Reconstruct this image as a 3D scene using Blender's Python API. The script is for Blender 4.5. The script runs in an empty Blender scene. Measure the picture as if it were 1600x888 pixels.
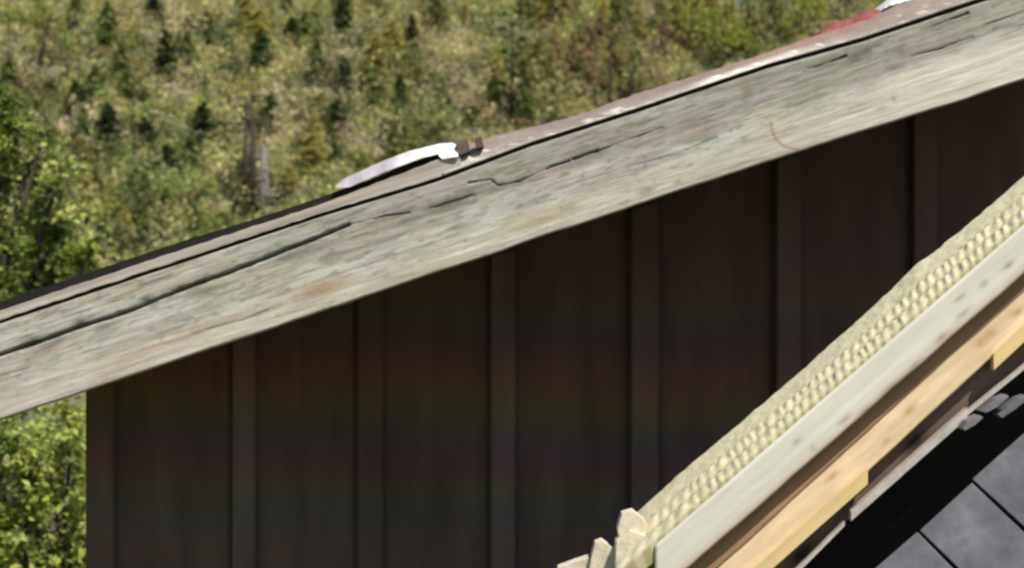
import bpy, bmesh, math, random
import numpy as np
from mathutils import Vector, Matrix

R = math.radians
scene = bpy.context.scene
COL = scene.collection
random.seed(7)
RNG = np.random.default_rng(11)

# ------------------------------------------------------------------ camera, sky, sun, exposure
EYE = 3.0
cam = bpy.data.cameras.new('camera')
cam_ob = bpy.data.objects.new('camera', cam)
COL.objects.link(cam_ob)
cam_ob.location = (0, 0, EYE)
cam_ob.rotation_euler = (R(90), 0, 0)
cam.sensor_width = 36
cam.lens = 60
cam.clip_end = 3000
cam.dof.use_dof = True
cam.dof.focus_distance = 4.35
cam.dof.aperture_fstop = 4.4
scene.camera = cam_ob

SUN_EL, SUN_AZ = 56.0, 38.0          # azimuth measured from behind the camera towards the right
world = bpy.data.worlds.new('World')
scene.world = world
world.use_nodes = True
wn = world.node_tree
sky = wn.nodes.new('ShaderNodeTexSky')
sky.sky_type = 'NISHITA'
sky.sun_disc = False
sky.sun_elevation = R(SUN_EL)
sky.sun_rotation = R(180 - SUN_AZ)
bg = wn.nodes['Background']
wn.links.new(sky.outputs[0], bg.inputs[0])
bg.inputs[1].default_value = 0.085
sun = bpy.data.lights.new('sun', 'SUN')
sun.energy = 4.2
sun.angle = R(0.6)
sun.color = (1.0, 0.93, 0.82)
sun_ob = bpy.data.objects.new('sun', sun)
COL.objects.link(sun_ob)
sd = Vector((math.sin(R(SUN_AZ)) * math.cos(R(SUN_EL)), -math.cos(R(SUN_AZ)) * math.cos(R(SUN_EL)), math.sin(R(SUN_EL))))
sun_ob.rotation_euler = sd.to_track_quat('Z', 'Y').to_euler()
scene.view_settings.view_transform = 'Standard'
scene.view_settings.look = 'None'
scene.view_settings.gamma = 1
scene.view_settings.exposure = 0.5
scene.render.engine = 'CYCLES'
scene.cycles.filter_width = 2.6
scene.cycles.max_bounces = 6

# ------------------------------------------------------------------ helpers
def W(px, py, D):
    """point at photo pixel (px, py) standing D metres in front of the camera"""
    k = 0.6 * D / 1600.0
    return Vector(((px - 800) * k, D, EYE + (444 - py) * k))

def tag(o, label=None, cat=None, group=None, kind=None):
    if label: o['label'] = label
    if cat: o['category'] = cat
    if group: o['group'] = group
    if kind: o['kind'] = kind
    return o

def empty(name, loc, **kw):
    o = bpy.data.objects.new(name, None)
    o.empty_display_size = 0.2
    COL.objects.link(o)
    o.location = loc
    tag(o, **kw)
    return o

def link(name, me, mat, parent=None, **kw):
    o = bpy.data.objects.new(name, me)
    COL.objects.link(o)
    if mat is not None and len(me.materials) == 0:
        me.materials.append(mat)
    if parent is not None:
        o.parent = parent
        o.matrix_parent_inverse = Matrix.Translation(-parent.location)
    tag(o, **kw)
    return o

def from_bm(name, bm, smooth=False):
    bmesh.ops.recalc_face_normals(bm, faces=bm.faces)
    me = bpy.data.meshes.new(name)
    bm.to_mesh(me); bm.free()
    if smooth:
        me.polygons.foreach_set('use_smooth', [True] * len(me.polygons))
    return me

def slab(pts, D, thick, bevel=0.0, Ds=None):
    """pixel outline at depth D, extruded straight back by thick metres"""
    bm = bmesh.new()
    f = [bm.verts.new(W(p[0], p[1], D if Ds is None else Ds[i])) for i, p in enumerate(pts)]
    b = [bm.verts.new(v.co + Vector((0, thick, 0))) for v in f]
    bm.faces.new(f); bm.faces.new(b[::-1])
    n = len(f)
    for i in range(n):
        bm.faces.new((f[i], b[i], b[(i + 1) % n], f[(i + 1) % n]))
    if bevel:
        bmesh.ops.bevel(bm, geom=bm.edges[:], offset=bevel, segments=2, profile=0.6, affect='EDGES', clamp_overlap=True)
    return bm

def box(bm, x0, x1, y0, y1, z0, z1):
    v = [bm.verts.new((x, y, z)) for x in (x0, x1) for y in (y0, y1) for z in (z0, z1)]
    for q in ((0, 1, 3, 2), (4, 6, 7, 5), (0, 4, 5, 1), (2, 3, 7, 6), (0, 2, 6, 4), (1, 5, 7, 3)):
        bm.faces.new([v[i] for i in q])

def tube(bm, pts, rads, seg=7):
    rings = []
    for i, p in enumerate(pts):
        p = Vector(p)
        d = (Vector(pts[min(i + 1, len(pts) - 1)]) - Vector(pts[max(i - 1, 0)])).normalized()
        a = d.cross(Vector((0.31, 0.9, 0.2))).normalized()
        b = d.cross(a).normalized()
        rings.append([bm.verts.new(p + (a * math.cos(t) + b * math.sin(t)) * rads[i])
                      for t in [k * 2 * math.pi / seg for k in range(seg)]])
    for r0, r1 in zip(rings, rings[1:]):
        for k in range(seg):
            bm.faces.new((r0[k], r0[(k + 1) % seg], r1[(k + 1) % seg], r1[k]))
    bm.faces.new(rings[0][::-1]); bm.faces.new(rings[-1])

# value noise (numpy)
_perm = np.random.default_rng(3).random((256, 256))
def vnoise(x, y):
    x = np.asarray(x, float); y = np.asarray(y, float)
    xi = np.floor(x).astype(int); yi = np.floor(y).astype(int)
    xf = x - xi; yf = y - yi
    xf = xf * xf * (3 - 2 * xf); yf = yf * yf * (3 - 2 * yf)
    g = lambda a, b: _perm[a % 256, b % 256]
    return (g(xi, yi) * (1 - xf) + g(xi + 1, yi) * xf) * (1 - yf) + (g(xi, yi + 1) * (1 - xf) + g(xi + 1, yi + 1) * xf) * yf
def fbm(x, y, o=4):
    s = 0; a = .5; t = 0
    for i in range(o):
        s = s + a * vnoise(x * 2 ** i + 17 * i, y * 2 ** i + 31 * i); t += a; a *= .5
    return s / t

def grid_mesh(name, V, nu, nv, colors=None, smooth=True):
    """V: (nu*nv,3) grid"""
    idx = np.arange(nu * nv).reshape(nu, nv)
    q = np.stack([idx[:-1, :-1], idx[1:, :-1], idx[1:, 1:], idx[:-1, 1:]], -1).reshape(-1, 4)
    return np_mesh(name, V, q, colors, smooth)

def np_mesh(name, V, Q, colors=None, smooth=False):
    me = bpy.data.meshes.new(name)
    n = Q.shape[1]
    me.vertices.add(len(V)); me.vertices.foreach_set('co', np.asarray(V, np.float32).ravel())
    me.loops.add(Q.size); me.loops.foreach_set('vertex_index', Q.astype(np.int32).ravel())
    me.polygons.add(len(Q))
    me.polygons.foreach_set('loop_start', np.arange(0, Q.size, n, dtype=np.int32))
    me.polygons.foreach_set('use_smooth', np.full(len(Q), smooth))
    me.update(calc_edges=True)
    if colors is not None:
        at = me.color_attributes.new('Col', 'FLOAT_COLOR', 'POINT')
        c = np.ones((len(V), 4), np.float32); c[:, :3] = colors
        at.data.foreach_set('color', c.ravel())
    me.validate()
    return me

def leaves(P, size, col, up=0.5, jit=0.25, aspect=0.6, rng=RNG, stretch=None):
    """one small folded quad per point; returns verts, quads, colours"""
    n = len(P)
    size = np.broadcast_to(size, (n,))[:, None]
    nrm = rng.normal(size=(n, 3)); nrm[:, 2] = np.abs(nrm[:, 2]) + up
    nrm /= np.linalg.norm(nrm, axis=1)[:, None]
    t = rng.normal(size=(n, 3))
    if stretch is not None: t = t * .5 + stretch
    t -= nrm * (t * nrm).sum(1)[:, None]; t /= np.linalg.norm(t, axis=1)[:, None] + 1e-9
    b = np.cross(nrm, t)
    s = size * rng.uniform(.6, 1.4, (n, 1))
    V = np.stack([P - t * s, P - b * s * aspect + nrm * s * .2, P + t * s, P + b * s * aspect + nrm * s * .2], 1).reshape(-1, 3)
    Q = np.arange(n * 4).reshape(n, 4)
    c = col * rng.uniform(1 - jit, 1 + jit, (n, 1))
    return V, Q, np.repeat(c, 4, 0)

# ------------------------------------------------------------------ materials
def new_mat(name):
    m = bpy.data.materials.new(name); m.use_nodes = True
    nt = m.node_tree
    return m, nt, nt.nodes['Principled BSDF']

def N(nt, t, **kw):
    n = nt.nodes.new(t)
    for k, v in kw.items():
        if k.startswith('_'): setattr(n, k[1:], v)
        else: n.inputs[k.replace('__', ' ')].default_value = v
    return n

def coord(nt, rot=0.0, scale=(1, 1, 1)):
    tc = N(nt, 'ShaderNodeTexCoord'); mp = N(nt, 'ShaderNodeMapping')
    nt.links.new(tc.outputs['Object'], mp.inputs[0])
    mp.vector_type = 'TEXTURE' if rot else 'POINT'
    if rot:
        mp.inputs['Rotation'].default_value = (0, rot, 0)
        m2 = N(nt, 'ShaderNodeMapping'); nt.links.new(mp.outputs[0], m2.inputs[0])
        m2.inputs['Scale'].default_value = scale
        return m2.outputs[0]
    mp.inputs['Scale'].default_value = scale
    return mp.outputs[0]

def ramp(nt, fac, stops):
    r = nt.nodes.new('ShaderNodeValToRGB'); nt.links.new(fac, r.inputs[0])
    e = r.color_ramp.elements
    while len(e) < len(stops): e.new(0.5)
    for el, (p, c) in zip(e, stops):
        el.position = p; el.color = (*c, 1)
    return r.outputs[0]

def mix(nt, a, b, fac, mode='MULTIPLY'):
    m = nt.nodes.new('ShaderNodeMix'); m.data_type = 'RGBA'; m.blend_type = mode
    for s, v in ((m.inputs['Factor'], fac), (m.inputs['A'], a), (m.inputs['B'], b)):
        if hasattr(v, 'node'): nt.links.new(v, s)
        else: s.default_value = v if isinstance(v, (int, float)) else (*v, 1)
    return m.outputs['Result']

def noise(nt, vec, scale, detail=6, rough=.6):
    n = N(nt, 'ShaderNodeTexNoise', Scale=scale, Detail=detail, Roughness=rough)
    nt.links.new(vec, n.inputs['Vector'])
    return n.outputs['Fac']

def bump(nt, bsdf, h, strength=.4, dist=.01):
    b = N(nt, 'ShaderNodeBump', Strength=strength, Distance=dist)
    nt.links.new(h, b.inputs['Height']); nt.links.new(b.outputs[0], bsdf.inputs['Normal'])

def wood(name, c0, c1, rot=0.0, soft=False, grain=40, rough=.85, spots=None, bumpd=.004, attr=False):
    m, nt, b = new_mat(name)
    v = coord(nt, rot, (6 if attr else 1.5, 8, grain))
    g = noise(nt, v, 1.0, 8, .65)
    c = ramp(nt, g, [(0.3, c0), (0.7, c1)])
    if attr:
        a = N(nt, 'ShaderNodeAttribute', _attribute_name='Col')
        c = mix(nt, a.outputs['Color'], ramp(nt, g, [(0.28, (.95, .95, .94) if soft else (.80, .79, .78)), (0.66, (1.03, 1.03, 1.03) if soft else (1.07, 1.07, 1.07))]), 1.0)
    v2 = coord(nt, rot, (3, 6, 9))
    blot = noise(nt, v2, 1.3, 4, .55)
    c = mix(nt, c, ramp(nt, blot, [(0.3, (.80, .78, .76)), (0.65, (1.06, 1.06, 1.06))]), .3 if soft else .8)
    if spots:
        v3 = coord(nt, rot, (5, 5, 9))
        vo = N(nt, 'ShaderNodeTexVoronoi', Scale=spots[1]); nt.links.new(v3, vo.inputs['Vector'])
        k = ramp(nt, vo.outputs['Distance'], [(0.04, (1, 1, 1)), (0.16, (0, 0, 0))])
        c = mix(nt, c, spots[0], k, 'MIX')
    nt.links.new(c, b.inputs['Base Color'])
    b.inputs['Roughness'].default_value = rough
    b.inputs['Specular IOR Level'].default_value = .25
    bump(nt, b, g, .6, bumpd)
    return m

def plain(name, c, rough=.8, var=.25, scale=20, metallic=0, bumpd=.003, rot=0, sc=(1, 1, 1)):
    m, nt, b = new_mat(name)
    v = coord(nt, rot, sc)
    g = noise(nt, v, scale, 6, .6)
    lo = tuple(x * (1 - var) for x in c); hi = tuple(min(1, x * (1 + var)) for x in c)
    nt.links.new(ramp(nt, g, [(.3, lo), (.7, hi)]), b.inputs['Base Color'])
    b.inputs['Roughness'].default_value = rough
    b.inputs['Metallic'].default_value = metallic
    b.inputs['Specular IOR Level'].default_value = .3
    bump(nt, b, g, .5, bumpd)
    return m

def leaf_mat(name, trans=.3):
    m, nt, b = new_mat(name)
    a = N(nt, 'ShaderNodeAttribute', _attribute_name='Col')
    nt.links.new(a.outputs['Color'], b.inputs['Base Color'])
    b.inputs['Roughness'].default_value = .6
    b.inputs['Specular IOR Level'].default_value = .25
    t = N(nt, 'ShaderNodeBsdfTranslucent'); nt.links.new(a.outputs['Color'], t.inputs[0])
    mx = N(nt, 'ShaderNodeMixShader'); mx.inputs[0].default_value = trans
    out = nt.nodes['Material Output']
    nt.links.new(b.outputs[0], mx.inputs[1]); nt.links.new(t.outputs[0], mx.inputs[2])
    nt.links.new(mx.outputs[0], out.inputs[0])
    return m

SL1 = math.atan(0.3325)      # slope of the barn roof
SL2 = math.atan(0.88)        # slope of the near roof
M = {}
M['fascia'] = wood('weathered_board', (.3, .28, .24), (.4, .38, .34), rot=-SL1, grain=55, attr=True, bumpd=.002)
M['strip'] = wood('pale_weathered_strip', (.30, .26, .22), (.52, .47, .41), rot=-SL1, grain=60)
M['felt'] = plain('black_felt', (.012, .011, .010), .9)  # black for the slate underlay and for the painted shade strips
M['roofing'] = None
M['plank'] = wood('new_pine', (.66, .42, .19), (.80, .57, .30), rot=-SL2, grain=30, rough=.6, spots=((.42, .22, .07), .55), bumpd=.001)
M['mould'] = wood('pine_moulding', (.62, .46, .20), (.74, .58, .30), rot=-SL2, grain=40, rough=.6, bumpd=.001)
M['trim'] = wood('white_painted_trim', (.60, .60, .53), (.74, .74, .68), rot=-SL2, grain=14, rough=.6, bumpd=.001)
M['galv'] = plain('dull_metal_strip', (.46, .42, .38), .6, .2, 30)
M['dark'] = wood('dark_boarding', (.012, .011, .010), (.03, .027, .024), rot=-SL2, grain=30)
M['brown'] = wood('brown_backing_board', (.09, .06, .045), (.17, .12, .09), rot=-SL2, grain=30)
M['bark'] = plain('grey_bark', (.16, .14, .135), .9, .4, 14, sc=(1, 1, .2), bumpd=.02)
M['darkbark'] = plain('dark_bark', (.045, .035, .03), .9, .4, 14, sc=(1, 1, .2), bumpd=.02)
M['leaf'] = leaf_mat('foliage', .38)
M['white'] = plain('dull_white_metal', (.74, .73, .74), .5, .12, 9)
M['red'] = plain('faded_red_sheet', (.26, .07, .065), .8, .35, 12)

def wall_mat(name, c0, c1):
    m, nt, b = new_mat(name)
    v = coord(nt, 0, (9, 8, 1.5))
    g = noise(nt, v, 1.0, 6, .6)
    c = ramp(nt, g, [(.3, c0), (.7, c1)])
    tc_ = coord(nt)                              # horizontal bands of colour tint across the boards, set by height
    sz = N(nt, 'ShaderNodeSeparateXYZ'); nt.links.new(tc_, sz.inputs[0])
    wv = noise(nt, coord(nt, 0, (.8, .8, .8)), 1.0, 3, .5)
    md = N(nt, 'ShaderNodeMath', _operation='MULTIPLY_ADD'); nt.links.new(wv, md.inputs[0]); md.inputs[1].default_value = .22; nt.links.new(sz.outputs[2], md.inputs[2])
    mr_ = N(nt, 'ShaderNodeMapRange'); nt.links.new(md.outputs[0], mr_.inputs[0])
    mr_.inputs[1].default_value = 1.96 + .11; mr_.inputs[2].default_value = 3.1 + .11
    tint = ramp(nt, mr_.outputs[0], [(0.0, (.95, .95, 1.1)), (.10, (1.1, 1.0, .95)), (.20, (.85, 1.1, 1.15)), (.29, (1.0, 1.22, .85)), (.35, (1.3, .85, .95)), (.41, (1.05, .9, 1.25)), (.46, (.9, 1.05, 1.15)), (.53, (1.2, 1.3, .7)), (.60, (1.55, 1.08, .75)),
        (.68, (1.35, .9, .8)), (.76, (1.0, .8, 1.0)), (.82, (.9, 1.05, .95)), (.88, (1.3, .9, .8)), (1.0, (1.1, .9, .9))])
    c = mix(nt, c, tint, .8)
    nt.links.new(c, b.inputs['Base Color'])
    b.inputs['Roughness'].default_value = .8
    b.inputs['Specular IOR Level'].default_value = .2
    bump(nt, b, g, .5, .003)
    return m
M['wall'] = wall_mat('dark_stained_plywood', (.092, .062, .048), (.155, .106, .082))
M['jointm'] = wall_mat('tarred_joint', (.062, .045, .035), (.095, .07, .055))  # darker wall tone that paints the shadow beside the battens
M['batten'] = wall_mat('dark_stained_batten', (.12, .087, .069), (.18, .132, .108))

# ------------------------------------------------------------------ terrain
def terrain_h(x, y):
    x = np.asarray(x, float); y = np.asarray(y, float)
    a = .45 * (y - 40)
    base = np.logaddexp(0, a / 1.2) * 1.2                    # smooth start of the slope
    dip = 4.2 * np.exp(-((x - 10.7) / 1.15) ** 2)
    crest = 16.9 + .5 * (fbm(x * .12, 3.3 + 0 * x) - .5) - dip
    z = crest - np.logaddexp(0, (crest - base) / .7) * .7
    z = z + (fbm(x * .25, y * .25) - .5) * np.clip((y - 16) / 20, 0, 1) * .9
    return z

def axis(lo, hi, step, far):
    a = np.arange(lo, hi + step, step)
    o = np.array([1.5, 4, 9, 18, 35, 70, 140, 280, 560, 1100])
    return np.concatenate([(lo - o * far)[::-1], a, hi + o * far])
gx = axis(-34, 34, .5, 1.0); gy = axis(-6, 96, .5, 1.0)
X, Y = np.meshgrid(gx, gy, indexing='ij')
Z = terrain_h(X, Y)
gcol_m, nt, b = new_mat('hillside_ground')
v = coord(nt)
c = ramp(nt, noise(nt, v, .35, 8, .65), [(.3, (.05, .05, .025)), (.45, (.09, .10, .04)), (.58, (.17, .16, .07)), (.7, (.30, .25, .14))])
c = mix(nt, c, ramp(nt, noise(nt, v, 3.5, 8, .7), [(.35, (.5, .5, .5)), (.62, (1.2, 1.2, 1.2))]), 1.0)
nt.links.new(c, b.inputs['Base Color']); b.inputs['Roughness'].default_value = .95
bump(nt, b, noise(nt, v, 4, 8, .7), .8, .15)
ground = link('ground', grid_mesh('ground', np.stack([X, Y, Z], -1).reshape(-1, 3), len(gx), len(gy)), gcol_m, kind='structure')

def on_hill(px, py, lo=44.0, hi=84.0):
    """where the line of sight through a pixel meets the hillside"""
    for D in np.arange(lo, hi, .1):
        p = W(px, py, D)
        if float(terrain_h(p.x, p.y)) >= p.z:
            return Vector((p.x, p.y, float(terrain_h(p.x, p.y))))
    p = W(px, py, hi)
    return Vector((p.x, p.y, float(terrain_h(p.x, p.y))))

# ------------------------------------------------------------------ undergrowth on the slope (uncountable)
PAL = np.array([(.33, .35, .115), (.50, .47, .16), (.56, .50, .23), (.36, .37, .20), (.07, .085, .035),
                (.56, .48, .30), (.38, .25, .13), (.30, .40, .11)])
def undergrowth():
    n = 7500
    y = RNG.uniform(43, 84, n); x = RNG.uniform(-.36, .36, n) * y
    z = terrain_h(x, y)
    px = 800 + x / y / .6 * 1600; py = 444 - (z - EYE) / y / .6 * 1600
    k = fbm(x * .35, y * .35); k2 = fbm(x * .9 + 40, y * .9)
    w = np.zeros((n, 8))
    w[:, 0] = 1.2; w[:, 1] = 1.6; w[:, 2] = 1.4; w[:, 3] = 1.0; w[:, 4] = 1.3; w[:, 5] = .15; w[:, 6] = .25; w[:, 7] = .8
    w[:, 5] += 6 * np.clip(k2 - .60, 0, 1) * 4
    w[:, 4] += 5 * np.clip(.42 - k, 0, 1) * 4
    top = np.clip((60 - py) / 60, 0, 1); w[:, 7] += 3 * top; w[:, 1] += 3 * top; w[:, 5] *= 1 - top * .7; w[:, 4] *= 1 - top * .7
    rust = np.exp(-((px - 960) / 90) ** 2 - ((py - 110) / 70) ** 2); w[:, 6] += 4 * rust; w[:, 2] += 3 * rust
    low = np.exp(-((px - 240) / 130) ** 2 - ((py - 340) / 90) ** 2); w[:, 7] += 4 * low
    for (tx, ty, tr) in ((265, 62, 24), (275, 82, 18), (340, 14, 22), (130, 225, 26), (110, 240, 20), (285, 150, 22), (530, 82, 14), (540, 160, 16),
                         (590, 236, 18), (548, 240, 16), (700, 130, 30), (440, 300, 22), (450, 220, 24), (770, 190, 30), (425, 225, 14), (345, 330, 14)):
        w[:, 5] += 25 * np.exp(-((px - tx) ** 2 + (py - ty) ** 2) / tr ** 2)
    w /= w.sum(1)[:, None]
    cum = w.cumsum(1); pick = (RNG.random(n)[:, None] > cum).sum(1).clip(0, 7)
    c = PAL[pick] * RNG.uniform(.75, 1.3, (n, 1))
    rad = RNG.uniform(.25, .9, n) * np.where(RNG.random(n) < .5, .6, 1); hgt = rad * RNG.uniform(.9, 2.4, n)
    m = 80
    d = RNG.normal(size=(n, m, 3)); d /= np.linalg.norm(d, axis=2)[..., None]
    d *= RNG.uniform(.45, 1, (n, m, 1)) ** .6; d[..., 2] = np.abs(d[..., 2])
    P = np.stack([x, y, z], -1)[:, None] + d * np.stack([rad, rad, hgt], -1)[:, None]
    V, Q, C = leaves(P.reshape(-1, 3), .066, np.repeat(c, m, 0), up=.5, jit=.3, stretch=np.array([0, 0, .35]))
    # upright grass blades between the clumps
    g = 45000
    yy = RNG.uniform(43, 84, g); xx = RNG.uniform(-.36, .36, g) * yy
    zz = terrain_h(xx, yy)
    kk = fbm(xx * .5 + 9, yy * .5)
    gc = np.where((kk > .52)[:, None], np.array([[.38, .33, .16]]), np.array([[.24, .27, .10]])) * RNG.uniform(.6, 1.3, (g, 1))
    hh = RNG.uniform(.12, .34, g); lx = RNG.normal(0, .06, g); wd = RNG.uniform(.012, .03, g)
    A = np.stack([xx - wd, yy, zz - .03], -1); B = np.stack([xx + wd, yy, zz - .03], -1)
    T = np.stack([xx + lx + wd * .3, yy + RNG.normal(0, .05, g), zz + hh], -1); T2 = T - np.stack([wd * .6, 0 * wd, 0 * wd], -1)
    V2 = np.stack([A, B, T, T2], 1).reshape(-1, 3); Q2 = np.arange(g * 4).reshape(g, 4) + len(V)
    return np_mesh('undergrowth', np.concatenate([V, V2]), np.concatenate([Q, Q2]), np.concatenate([C, np.repeat(gc, 4, 0)]))
link('undergrowth', undergrowth(), M['leaf'], kind='stuff', label='dry grass and low scrub covering the hillside', cat='undergrowth')

# ------------------------------------------------------------------ young conifers on the slope
def conifer_meshes(seed, col, sparse=False):
    rng = np.random.default_rng(seed)
    bm = bmesh.new(); tube(bm, [(0, 0, -.05), (.01, 0, .5), (0, .01, .98)], [.035, .02, .006], 6)
    tr = from_bm('trunk', bm, True)
    P = []; T = []
    levels = 15 if not sparse else 9
    for i in range(levels):
        f = i / (levels - 1)
        if sparse and rng.random() < .2: continue
        z = .12 + .84 * f; r = (.32 if not sparse else .24) * (1 - f) ** .55 * min(1, .55 + 2.2 * f) * rng.uniform(.75, 1.15) + .04
        nb = int(9 - 3 * f) if not sparse else 3
        for k in range(nb):
            a = rng.uniform(0, 6.28); rr = r * rng.uniform(.55, 1.15)
            m = 15 if not sparse else 14
            s = rng.uniform(.15, 1, m) if not sparse else rng.uniform(.6, 1, m)
            q = np.stack([np.cos(a) * rr * s, np.sin(a) * rr * s, z - .25 * rr * s * (1 if not sparse else -.4)], -1) + rng.normal(0, .014 if not sparse else .03, (m, 3))
            P.append(q); T.append(np.tile([math.cos(a), math.sin(a), .15], (m, 1)))
    P = np.concatenate(P); T = np.concatenate(T)
    V, Q, C = leaves(P, .05, np.tile(col, (len(P), 1)), up=.4, jit=.4, rng=rng, aspect=.5, stretch=T * 1.2)
    return tr, np_mesh('crown', V, Q, C)

DK = np.array([(.055, .080, .032)]); MG = np.array([(.085, .14, .040)]); BR = np.array([(.085, .06, .03)])
conifer_protos = [conifer_meshes(1, DK), conifer_meshes(2, MG), conifer_meshes(3, DK), conifer_meshes(4, MG), conifer_meshes(5, BR)]
def plant(kind, name, px, py_base, hpx, label, group, wide=1.0, lo=44.0, cat='tree'):
    p = on_hill(px, py_base, lo)
    h = hpx * .6 * p.y / 1600 * (1.12 if name == 'young_conifer' else 1)
    e = empty(name, p, label=label, cat=cat, group=group)
    e.scale = (h * wide, h * wide, h); e.rotation_euler.z = random.uniform(0, 6.28)
    tr, cr = kind
    for nm, me, mt in (('trunk', tr, M['darkbark']), ('crown', cr, M['leaf'])):
        o = bpy.data.objects.new(nm, me); COL.objects.link(o); o.parent = e
        if not me.materials: me.materials.append(mt)
    return e

sap = [  # x, base y, height, kind, wide, label
 (241, 44, 48, 0, .9, 'dark young conifer near the top edge, upper left of the pale dry tuft'),
 (258, 130, 74, 2, .55, 'thin dark young conifer standing just below the pale dry tuft'),
 (118, 182, 48, 0, .8, 'dark young conifer left of centre-left, uphill from the leafy tree at the left edge'),
 (169, 240, 66, 2, .75, 'tall dark young conifer, left one of two standing side by side above the roof'),
 (226, 246, 54, 0, .9, 'round dark young conifer, right one of two standing side by side above the roof'),
 (258, 288, 54, 2, .9, 'broad dark young conifer, lowest of the group left of the bare snags'),
 (318, 224, 56, 0, .8, 'dark young conifer just left of the two thin bare snags'),
 (408, 112, 56, 3, .7, 'green young conifer uphill of the thin bare snags'),
 (456, 84, 50, 2, .7, 'dark young conifer right of the green one uphill of the snags'),
 (449, 28, 46, 4, .5, 'brownish thin young conifer cut off by the top edge left of centre'),
 (422, 204, 48, 1, .8, 'green young conifer just right of the thin bare snags'),
 (535, 76, 74, 2, .5, 'slim dark young conifer highest in the row above the white flashing'),
 (538, 148, 50, 0, .6, 'dark young conifer second highest in the row above the white flashing'),
 (527, 222, 58, 2, .7, 'dark young conifer third in the row above the white flashing'),
 (523, 266, 40, 1, .6, 'small green conifer lowest in the row, just over the white flashing'),
 (625, 176, 50, 1, .6, 'bright green conifer uphill of the middle of the white flashing'),
 (634, 236, 36, 1, .8, 'small green conifer just above the top of the white flashing'),
 (643, 98, 66, 4, .45, 'thin brownish half-dead conifer left of the big sparse pine'),
 (886, 32, 60, 2, .4, 'thin dark conifer cut off by the top edge right of the big sparse pine'),
 (1129, 70, 52, 4, .5, 'brownish slim conifer among the yellow-green trees at the upper right'),
 (868, 70, 26, 2, .9, 'small dark conifer right of the big sparse pine'),
 (697, 176, 24, 4, 1.0, 'tiny brownish conifer downhill between the flashing and the sparse pine'),
 (160, 400, 42, 3, .9, 'small dark conifer nearest the roof beside the leafy tree'),
 (214, 300, 34, 1, 1.0, 'small green conifer below the side-by-side pair'),
 (480, 150, 34, 3, .7, 'small green conifer between the snags and the row above the flashing'),
 (740, 200, 30, 3, .9, 'small green conifer close to the roof left of the sparse pine'),
 (590, 120, 32, 0, .7, 'small dark conifer between the row above the flashing and the brownish one'),
]
for (x_, y_, h_, k_, w_, lab) in sap:
    plant(conifer_protos[k_], 'young_conifer', x_, y_, h_, lab, 'young conifers planted on the hillside', w_ * 1.75)
for i in range(46):
    x_ = random.uniform(-30, 1120); y_ = random.uniform(10, 420)
    if y_ > 450 - .33 * x_ : continue
    e = plant(conifer_protos[random.choice([0, 1, 3, 4])], 'conifer_seedling', x_, y_, random.uniform(13, 26),
          'tiny conifer seedling scattered in the scrub of the hillside', 'conifer seedlings in the scrub', random.uniform(.8, 1.3))

# big sparse pine
def sparse_pine():
    p = on_hill(800, 196); h = 186 * .6 * p.y / 1600
    e = empty('pine_tree', p, label='tallest sparse pine with open dark tiers rising behind the middle of the roof', cat='tree')
    bm = bmesh.new(); pts = [(0, 0, -.1), (-.02, 0, h * .3), (.03, 0, h * .6), (-.04, 0, h)]
    tube(bm, pts, [.085, .06, .04, .012])
    P = []; rng = np.random.default_rng(8)
    for (fx, fz, r) in ((-.25, .93, .13), (.22, .95, .10), (-.30, .80, .20), (.02, .84, .14), (.30, .72, .17), (-.24, .62, .14), (.12, .60, .22), (.34, .52, .22), (-.12, .46, .2),
                        (-.34, .36, .24), (.05, .42, .18), (-.1, .25, .26), (.28, .24, .2), (.1, .12, .2), (-.32, .13, .2)):
        c = np.array([fx * 1.15, rng.uniform(-.3, .3), fz * h])
        tube(bm, [(0, 0, fz * h - .1), tuple(c)], [.022, .01], 5)
        q = rng.normal(size=(75, 3)); q /= np.linalg.norm(q, axis=1)[:, None]; q *= rng.uniform(.3, 1, (75, 1)) * np.array([r * 1.15, r, r * .6])
        P.append(q + c)
    link('trunk', from_bm('trunk', bm, True), M['darkbark'], e).matrix_parent_inverse = Matrix()
    P = np.concatenate(P)
    V, Q, C = leaves(P, .05, np.tile([(.055, .062, .026)], (len(P), 1)), up=.2, jit=.4, rng=rng, aspect=.4)
    link('crown', np_mesh('crown', V, Q, C), M['leaf'], e).matrix_parent_inverse = Matrix()
sparse_pine()

# bare snags
def snag(px, py, hpx, r, label, mat, branches=7, lean=0.0, seed=0, lo=44.0, spread=.5):
    rng = random.Random(seed)
    p = on_hill(px, py, lo); h = hpx * .6 * p.y / 1600
    e = empty('bare_snag', p, label=label, cat='dead tree', group='bare dead trunks on the hillside')
    bm = bmesh.new()
    tube(bm, [(0, 0, -.1), (lean * .4, 0, h * .45), (lean, 0, h)], [r, r * .8, r * .32])
    link('trunk', from_bm('trunk', bm, True), mat, e).matrix_parent_inverse = Matrix()
    for i in range(branches):
        bm = bmesh.new(); f = rng.uniform(.25, .98); a = rng.uniform(0, 6.28); l = rng.uniform(.4, 1) * spread
        s = Vector((lean * f, 0, h * f)); q = s + Vector((math.cos(a) * l, math.sin(a) * l, rng.uniform(-.1, .25) * l))
        q2 = q + Vector((math.cos(a + .5) * l * .5, math.sin(a + .5) * l * .5, rng.uniform(0, .3) * l))
        tube(bm, [s, q, q2], [r * .42, r * .26, r * .1], 5)
        link('branch', from_bm('branch', bm, True), mat, e).matrix_parent_inverse = Matrix()
snag(412, 352, 122, .22, 'thick pale grey dead trunk standing right behind the roof edge', M['bark'], 2, .0, 1, spread=.3)
snag(397, 352, 205, .13, 'tall thin dark snag beside the thick pale trunk, right one of two', M['darkbark'], 7, -.08, 2, spread=.55)
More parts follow.
